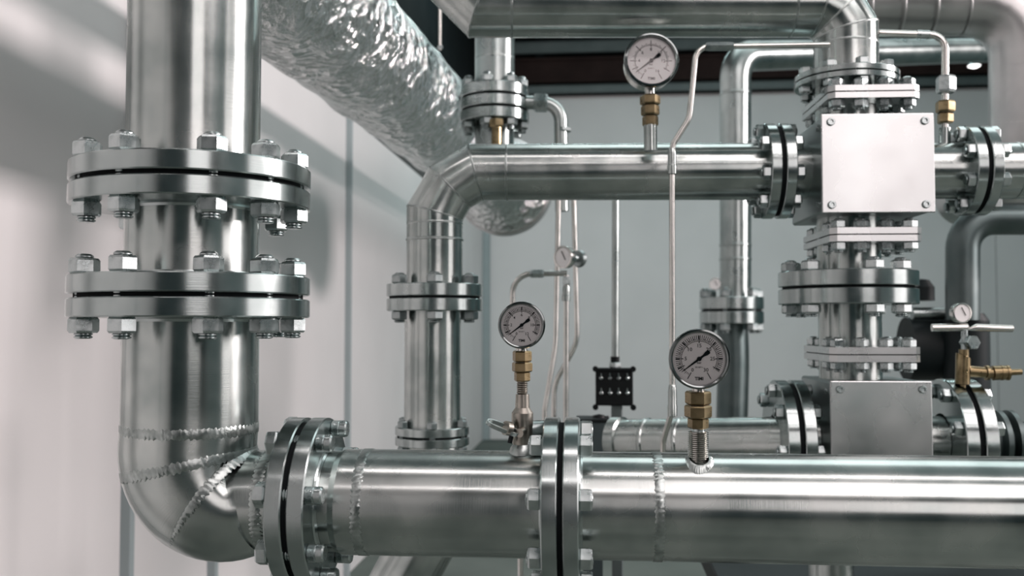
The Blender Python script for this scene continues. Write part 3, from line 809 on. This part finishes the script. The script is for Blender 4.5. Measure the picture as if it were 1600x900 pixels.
tubepath('impulse_tube', 'thin steel tube bending down beside the tower into brass fittings',
         [at(1373, 51.5, YN), at(1477, 55, YN), at(1476, 235, YN)], [0.032], mp(5.5, at(1477, 80, YN)),
         [(at(1478, 119, YN), at(1478, 145, YN), mp(14.5, at(1477, 130, YN)), 'hex', 'bolt'), (at(1477, 158, YN), at(1477, 176, YN), mp(14, at(1477, 160, YN)), 'hex', 'brass'),
          (at(1477, 177, YN), at(1477, 193, YN), mp(11.5, at(1477, 160, YN)), 'hex', 'brass'), (at(1476, 200, YN), at(1476, 238, YN), mp(9, at(1477, 160, YN)), 'collar', 'pipe'),
          (at(1432, 53.5, YN), at(1452, 54.2, YN), mp(6.6, at(1477, 60, YN)), 'collar', 'bolt')])

# ================================================================== things further back
# three plate flange top centre with its vertical pipe
YK = 2.75
kc = at(773, 150, YK)
kp = mp(31, kc)
t = pipe_thing('drop_pipe', 'vertical stainless pipe at top centre entering a three plate flange', 'pipe', [(kc.x, YK, kc.z), (kc.x, YK, ZC-0.1)], kp, 'pipe_back', 36)
welds(t, [circ((kc.x, YK, at(773, 84, YK-kp).z), (0, 0, 1), kp*1.003, 70)], 0.0014)
zk = at(773, 154, YK-0.09).z
flange_joint('blurred three plate round flange at top centre', (kc.x, YK, zk), (0, 0, 1), mp(53.5, kc), kp, 0.030, 0.006, angs=[10+a for a in (-75, -20, 30, 75, 120, 165, 210, 250)], rb=mp(43, kc), af=0.034, nut_h=0.02, over=0.012, plates=3, mat='machined', bmat='bolt_dark')
pipe_thing('spool_pipe', 'pipe piece hanging below the three plate flange behind the elbow', 'pipe', [(kc.x, YK, at(773, 296, YK).z), (kc.x, YK, zk)], kp*0.98, 'pipe_back', 36)
tubepath('drain_tube', 'brass drain stub below the three plate flange', [at(776, 190, YK-0.09), at(776, 300, YK-0.09)], 0.01, mp(8, kc), [(at(776, 186, YK-0.09), at(776, 199, YK-0.09), mp(11, kc), 'hex', 'brass')], mat='brass')
tubepath('branch_tube', 'silver branch tube curving down right of the three plate flange',
         [at(822, 160, YK-0.02), at(876, 163, YK-0.02), at(878, 330, YK-0.02)], [0.055], mp(10.5, kc),
         [(at(834, 160.5, YK-0.02), at(856, 161, YK-0.02), mp(14.5, kc), 'hex', 'bolt'), (at(880, 200, YK-0.02), at(880, 206, YK-0.02), mp(13, kc), 'hex', 'bolt_dark')], mat='pipe_back', n=20)

# insulated foil duct along the left wall
da, db = at(488, 13, 2.265), at(785, 290, 4.9)
dv = (db-da).normalized()
d0 = da-dv*((da.y-1.62)/dv.y)
L = (db-d0).length
rD = 0.170
bm = bmesh.new()
prof = [(0, 0), (rD, 0)]
nz = 44
for i in range(1, nz): prof.append((rD*(1+0.015*math.sin(i*1.7)+random.uniform(-.012, .012)), L*i/nz*0.97))
prof += [(rD*1.10, L-0.10), (rD*1.42, L+0.0), (rD*1.46, L+0.06), (rD*1.40, L+0.14), (rD*1.1, L+0.22), (rD*0.6, L+0.26), (0, L+0.27)]
lathe_bm(bm, prof, 64)
for v in bm.verts:
    z_ = v.co.z
    if 0.02 < z_ < L-0.05:
        a = math.atan2(v.co.y, v.co.x); f = 1+0.014*math.sin(5*a+z_*9)+0.012*math.sin(9*a-z_*21+1)
        v.co.x *= f; v.co.y *= f
t = thing('insulated_duct', 'crinkled silver foil insulated duct running back along the left wall', 'duct', d0, frame(dv))
link('foil_jacket', finish(bm, 'foil_jacket', 40), t, 'foil')
bm = bmesh.new(); lathe_bm(bm, [(rD*1.40, L+0.0), (rD*1.49, L+0.01), (rD*1.49, L+0.09), (rD*1.40, L+0.10)], 56, True)
link('end_band', finish(bm, 'end_band', 40), t, 'spiral')
# unseen tray added above the duct to shade the upper left wall
t = thing('shade_tray', 'unseen grey tray added above the foil duct to shade the wall', 'tray', (-1.0, 1.2, 2.625))
link('tray_bed', box(0.38, 14.0, 0.004, (0, 0, 0)), t, 'beam_grey')
for sx_ in (-1, 1): link('tray_side', box(0.004, 14.0, 0.09, (sx_*0.189, 0, 0.045)), t, 'beam_grey')
# hanger rod
pr = at(688, 40, 3.9)
t = thing('hanger_rod', 'thin threaded hanger rod holding the foil duct', 'rod', (pr.x, pr.y, at(688, 78, 3.9).z))
link('rod_shaft', sweep([(0, 0, 0), (0, 0, ZC-at(688, 78, 3.9).z)], 0.006, 10), t, 'tube')
link('rod_nut', hexnut(0.02, 0.012), t, 'bolt', (0, 0, 0.005))

# small tubes left of the electrical box
YS = 2.55
rs = mp(4.2, at(870, 500, YS))
tubepath('sensing_tube', 'left of two thin vertical tubes behind the small side gauge', [at(874, 250, YS+0.05), at(868, 540, YS+0.05), at(851, 640, YS+0.03), V((at(848, 700, YS).x, YS, 0))], [0.3, 0.08], rs)
tubepath('sensing_tube', 'right thin tube curving left behind the small side gauge', [at(895, 250, YS+0.12), at(902, 535, YS+0.12), at(866, 600, YS+0.12), V((at(851, 720, YS+0.12).x, YS+0.12, 0))], [0.12, 0.12], rs)
tubepath('sensing_tube', 'thin tube bending from the lever gauge to the small side gauge',
         [V((at(813, 560, YS-0.1).x, YS-0.1, 0)), at(813, 560, YS-0.1), at(801, 508, YS-0.1), at(801, 428, YS-0.1), at(886, 427, YS-0.1)], [0.04, 0.04, 0.05], rs,
         [(at(828, 428, YS-0.1), at(850, 427.6, YS-0.1), mp(6.5, at(840, 428, YS)), 'hex', 'bolt')])
tubepath('sensing_tube', 'straight thin tube hanging below the small side gauge',
         [at(885, 430, YS-0.1), V((at(879, 760, YS-0.1).x, YS-0.1, 0))], 0, rs,
         [(at(885, 432, YS-0.1), at(885, 445, YS-0.1), mp(6.5, at(885, 435, YS)), 'hex', 'bolt'), (at(885, 447, YS-0.1), at(884, 470, YS-0.1), mp(5.8, at(885, 455, YS)), 'sleeve', 'pipe')])
def small_gauge(label, c, n_, R, depth, knob=True):
    z = V(n_).normalized(); x = V((0, 0, 1)).cross(z).normalized(); y = z.cross(x)
    t = thing('pressure_gauge', label, 'gauge', c, Matrix((x, y, z)).transposed())
    link('case', lathe([(0, -depth), (R*0.8, -depth), (R*0.95, -depth+R*0.2), (R*0.95, 0), (0, 0)], 32, angle=40), t, 'tube')
    link('bezel', lathe([(R*0.9, -R*0.1), (R, -R*0.05), (R, R*0.1), (R*0.86, R*0.12), (R*0.86, 0.0005)], 36, True, angle=40), t, 'tube')
    link('dial', lathe([(0, 0.0008), (R*0.87, 0.0008), (R*0.87, 0.0003), (0, 0.0003)], 32), t, 'dial')
    link('needle', box(R*0.07, R*0.9, 0.0008, (R*0.1, R*0.15, 0.003), 0, 1, Matrix.Rotation(0.5, 3, 'Z')), t, 'ink')
    if knob:
        link('back_stem', sweep([(0, 0, -depth), (0, 0, -depth-R*1.3)], R*0.35, 16), t, 'bolt')
        link('back_knob', lathe([(0, 0), (R*0.7, 0), (R*0.8, R*0.2), (R*0.7, R*0.5), (0, R*0.6)], 24), t, 'bolt_dark', (0, 0, -depth-R*1.7))
    return t
c = at(880, 402, YS-0.1)
small_gauge('small grey side gauge with a back knob on thin tubes', c, (-0.75, -1, 0), mp(18, c), mp(14, c))
# electrical post with black terminal box
YE = 2.7
tubepath('conduit', 'straight grey conduit dropping to the black terminal box', [at(962, 250, YE), at(961, 574, YE)], 0, mp(5.6, at(962, 450, YE)),
         [(at(961, 557, YE), at(961, 566, YE), mp(7, at(961, 560, YE)), 'collar', 'black'), (at(961, 566, YE), at(961, 575, YE), mp(10, at(961, 560, YE)), 'hex', 'bolt')], mat='pipe_back')
c = at(959.5, 604, YE)
t = thing('terminal_box', 'black terminal box with eight light screws in two rows', 'box', c)
k = lambda px: mp(px, c)
link('box_body', box(k(58), 0.05, k(58), (0, 0, 0), 0.004, 2), t, 'black')
link('box_lid_rim', box(k(62), 0.012, k(5), (0, -0.026, k(27)), 0.002), t, 'black')
for x_ in (-29, 29):
    for z_ in (28, -31):
        link('mounting_ear', lathe([(0, 0), (k(4.5), 0), (k(4.5), 0.014), (0, 0.014)], 16), t, 'black', (k(x_), -0.02, k(z_)), frame((0, -1, 0)))
for j, z_ in enumerate((14, -9)):
    for i in range(4):
        sc_ = link('terminal_screw', lathe([(0, 0), (k(3), 0), (k(3), 0.004), (k(1.6), 0.007), (0, 0.007)], 12), t, 'bolt', (k(-20+i*13.4), -0.025, k(z_)), frame((0, -1, 0)))
        link('screw_tab', box(k(1.5), 0.004, k(5), (k(-20+i*13.4), -0.026, k(z_+5))), t, 'bolt_dark')
t = thing('support_post', 'short grey square post carrying the black terminal box', 'post', at(964, 720, YE+0.01))
link('post_shaft', box(k(17), 0.05, k(88)+t.location.z, (0, 0, (k(88)-t.location.z)/2), 0.003), t, 'beam_grey')
link('post_collar', box(k(22), 0.055, k(20), (0, 0, k(55)), 0.003), t, 'box_grey')
c = at(926, 700, 2.62)
t = thing('motor_box', 'dark teal lidded box behind the header beside the post', 'box', c)
link('box_body', box(k(46), 0.10, k(80), (0, 0, k(5)), 0.004), t, 'box_grey')
link('pedestal', box(k(30), 0.08, c.z-k(34), (0, 0, -(c.z+k(34))/2)), t, 'box_grey')
link('box_lid', box(k(52), 0.11, k(5), (0, 0, k(45)), 0.002), t, 'black')
link('lid_knob', lathe([(0, 0), (k(11), 0), (k(9), k(4)), (0, k(6))], 20), t, 'black', (k(10), 0, k(47)))

# right hand instrument cluster
YI = 2.02
c = at(1503, 489, YI)
small_gauge('small white gauge above the T bar valve at right', c, (0.25, -1, 0), mp(16, c), mp(14, c), knob=False)
o = at(1505, 606, YI)
t = thing('bar_valve', 'brass T bar valve with a split silver handle at far right', 'valve', o)
def L2(px, py, dy=0.0): return at(px, py, YI+dy)-o
k = lambda px: mp(px, o)
link('handle_bar', sweep([L2(1456, 512), L2(1510, 511.5), L2(1514, 514)], [k(6), k(6), k(2.5)], 20), t, 'tube')
link('handle_bar', sweep([L2(1514, 514), L2(1526, 512), L2(1582, 513.5)], [k(2.0), k(6), k(5.5)], 20), t, 'tube')
link('stem', sweep([L2(1507, 514), L2(1507, 550)], k(5), 16), t, 'bolt')
bm = bmesh.new(); hex_bm(bm, k(21), 0, 0.03, 0.1)
link('hex_fitting', finish(bm, 'hex', smooth=False), t, 'bolt', L2(1508, 535, 0.012), frame((0.25, -1, 0)))
link('valve_body', sweep([L2(1506, 546), L2(1506, 555), L2(1505, 556), L2(1504, 600), L2(1504, 601), L2(1504, 608)], [k(7.5), k(7.5), k(11), k(11), k(5), k(5)], 24, angle=30), t, 'brass')
link('branch', sweep([L2(1513, 580), L2(1550, 583), L2(1551, 583), L2(1576, 582), L2(1577, 582), L2(1596, 581)], [k(9), k(8.5), k(11.5), k(10.5), k(5), k(4.6)], 20, angle=30), t, 'brass')
for px in (1540, 1563, 1572):
    link('branch_ring', sweep([L2(px, 582.5), L2(px+4, 582.5)], k(11.8), 20), t, 'brass')

# background pipes on the right half
YQ = 4.0
c = at(1149, 300, YQ); rq = mp(24, c)
t = pipe_thing('background_pipe', 'blurred vertical pipe at the back bending right under the roof', 'pipe',
               rounded([at(1149, 480, YQ), at(1149, 88, YQ), at(1575, 78, YQ+1.5)], [rq*1.8], 10), rq, 'pipe_back', 36)
p0 = t.location.copy()
for py in (386, 408, 150):
    link('seam_ring', lathe([(rq, 0), (rq*1.04, 0.004), (rq*1.04, 0.010), (rq, 0.014)], 40, True), t, 'pipe_back', at(1149, py, YQ)-p0)
for px in ():
    link('seam_ring', lathe([(rq, 0), (rq*1.03, 0.004), (rq*1.03, 0.010), (rq, 0.014)], 40, True), t, 'pipe_back', at(px, 86, YQ)-p0, frame((1, 0, 0)))
flange_joint('blurred round flange pair on the pipe far behind', at(1143, 485, YQ), (0, 0, 1), mp(49, c), rq, 0.048, 0.010, angs=[10+60*k_+30 for k_ in range(6)], rb=mp(42, c), af=0.04, nut_h=0.03, over=0.01, bmat='bolt_dark')
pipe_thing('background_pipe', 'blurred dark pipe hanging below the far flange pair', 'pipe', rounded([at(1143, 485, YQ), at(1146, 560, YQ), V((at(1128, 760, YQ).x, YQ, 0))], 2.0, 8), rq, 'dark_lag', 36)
c = at(1118, 444, YQ-0.1)
small_gauge('tiny blurred gauge beside the far flange pair', c, (-0.2, -1, 0), mp(9.5, c), 0.02, knob=False)
# spiral duct at top right
YD = 3.1
c = at(1600, 150, YD); rd = mp(57, c)
pts = rounded([at(1150, 3, YD+0.05), at(1603, 3, YD), at(1603, 275, YD), at(1603, 275, YD)+V((0, 0.5, 0))], [rd*1.5, rd*1.1], 5)
t = pipe_thing('spiral_duct', 'large ribbed duct in the top right corner turning downward', 'duct', pts, rd*0.93, 'spiral', 40)
p0 = t.location.copy()
for px in (1300, 1345, 1395, 1445, 1495):
    link('duct_rib', lathe([(rd*0.93, 0), (rd*0.938, 0.002), (rd*0.938, 0.006), (rd*0.93, 0.008)], 40, True), t, 'spiral', at(px, 3, YD)-p0, frame((1, 0, 0.12)))
for py in (118, 205):
    link('duct_rib', lathe([(rd*0.93, 0), (rd*0.938, 0.002), (rd*0.938, 0.006), (rd*0.93, 0.008)], 40, True), t, 'spiral', at(1603, py, YD)-p0, frame((0.16, 0, 1)))
# second duct going from behind overhead bend
pts = rounded([at(1395, -40, YD-0.3), at(1372, 30, YD-0.3), at(1330, 40, YD-0.2)], 0.05, 6)
# dark elbow lower right
YX = 3.0
c = at(1504, 400, YX)
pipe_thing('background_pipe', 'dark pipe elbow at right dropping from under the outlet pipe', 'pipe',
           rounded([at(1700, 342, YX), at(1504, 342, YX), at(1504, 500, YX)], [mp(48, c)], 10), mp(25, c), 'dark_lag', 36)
t = thing('pump_motor', 'dark iron pump body blurred behind the T bar valve', 'pump', at(1512, 640, YX+0.05))
k = lambda px: mp(px, c)
link('motor_shell', lathe([(0, -k(120)), (k(34), -k(120)), (k(34), k(140)), (k(26), k(152)), (0, k(154))], 36), t, 'dark_iron')
link('pump_flange', sweep([at(1425, 490, YX+0.1)-t.location, at(1500, 490, YX+0.1)-t.location], k(10), 24), t, 'pipe_back')
link('pump_volute', sweep([at(1415, 545, YX+0.15)-t.location, at(1490, 545, YX+0.15)-t.location], k(52), 32), t, 'dark_iron')
link('pump_cap', lathe([(0, 0), (k(20), 0), (k(20), k(22)), (k(12), k(34)), (0, k(36))], 24), t, 'dark_iron', at(1440, 470, YX+0.12)-t.location)
# bright little roof lamps seen at the top right
for i, (px, py, lb) in enumerate(((1443, 51, 'small round roof lamp glowing behind the tower tube'), (1522, 103, 'small round roof lamp glowing beside the ribbed duct'))):
    t = thing('roof_lamp', lb, 'lamp', at(px, py, 9.0))
    link('lamp_housing', lathe([(0, 0.05), (0.045, 0.05), (0.06, 0.0), (0.055, 0.0), (0, 0.012)], 24), t, 'bolt')
    link('lamp_lens', lathe([(0, -0.02), (0.03, -0.014), (0.053, 0.0), (0, 0.004)], 24), t, 'lamp')
    link('lamp_rod', sweep([(0, 0, 0.05), (0, 0, ZC-at(px, py, 9.0).z)], 0.006, 8), t, 'beam_grey')

# low skid frame under the right hand pipes
zs = at(1300, 884, 2.6).z
xa, xb = at(1110, 884, 2.6).x, at(1700, 884, 2.6).x
t = thing('equipment_skid', 'dark steel skid frame glimpsed under the header at lower right', 'frame', ((xa+xb)/2, 2.6, 0))
link('skid_top', box(xb-xa, 0.5, 0.06, (0, 0, zs-0.03), 0.004), t, 'dark_iron')
for sx_ in (-1, 1):
    for sy_ in (-1, 1): link('leg', box(0.06, 0.06, zs-0.06, (sx_*((xb-xa)/2-0.05), sy_*0.2, (zs-0.06)/2)), t, 'dark_iron')

# repeated kinds share a group phrase
GROUPS = {'flange_joint': 'bolted flange pairs along the pipes', 'pressure_gauge': 'round pressure gauges', 'sensing_tube': 'thin sensing tubes behind the lever gauge',
          'impulse_tube': 'thin bent impulse tubes', 'junction_box': 'square steel boxes of the tower', 'neck_pipe': 'short necks inside the tower', 'side_stub': 'stub pipes beside the boxes',
          'header_pipe': 'thick front header pipes', 'spool_pipe': 'short spool pipes between flanges', 'drop_pipe': 'vertical drop pipes', 'background_pipe': 'blurred background pipes',
          'outlet_pipe': 'pipes leaving the right flanges', 'roof_lamp': 'small roof lamps', 'steel_rail': 'grey steel rails above the back wall'}
for o in list(SC.objects):
    b_ = o.name.split('.')[0]
    if o.parent is None and b_ in GROUPS: o['group'] = GROUPS[b_]
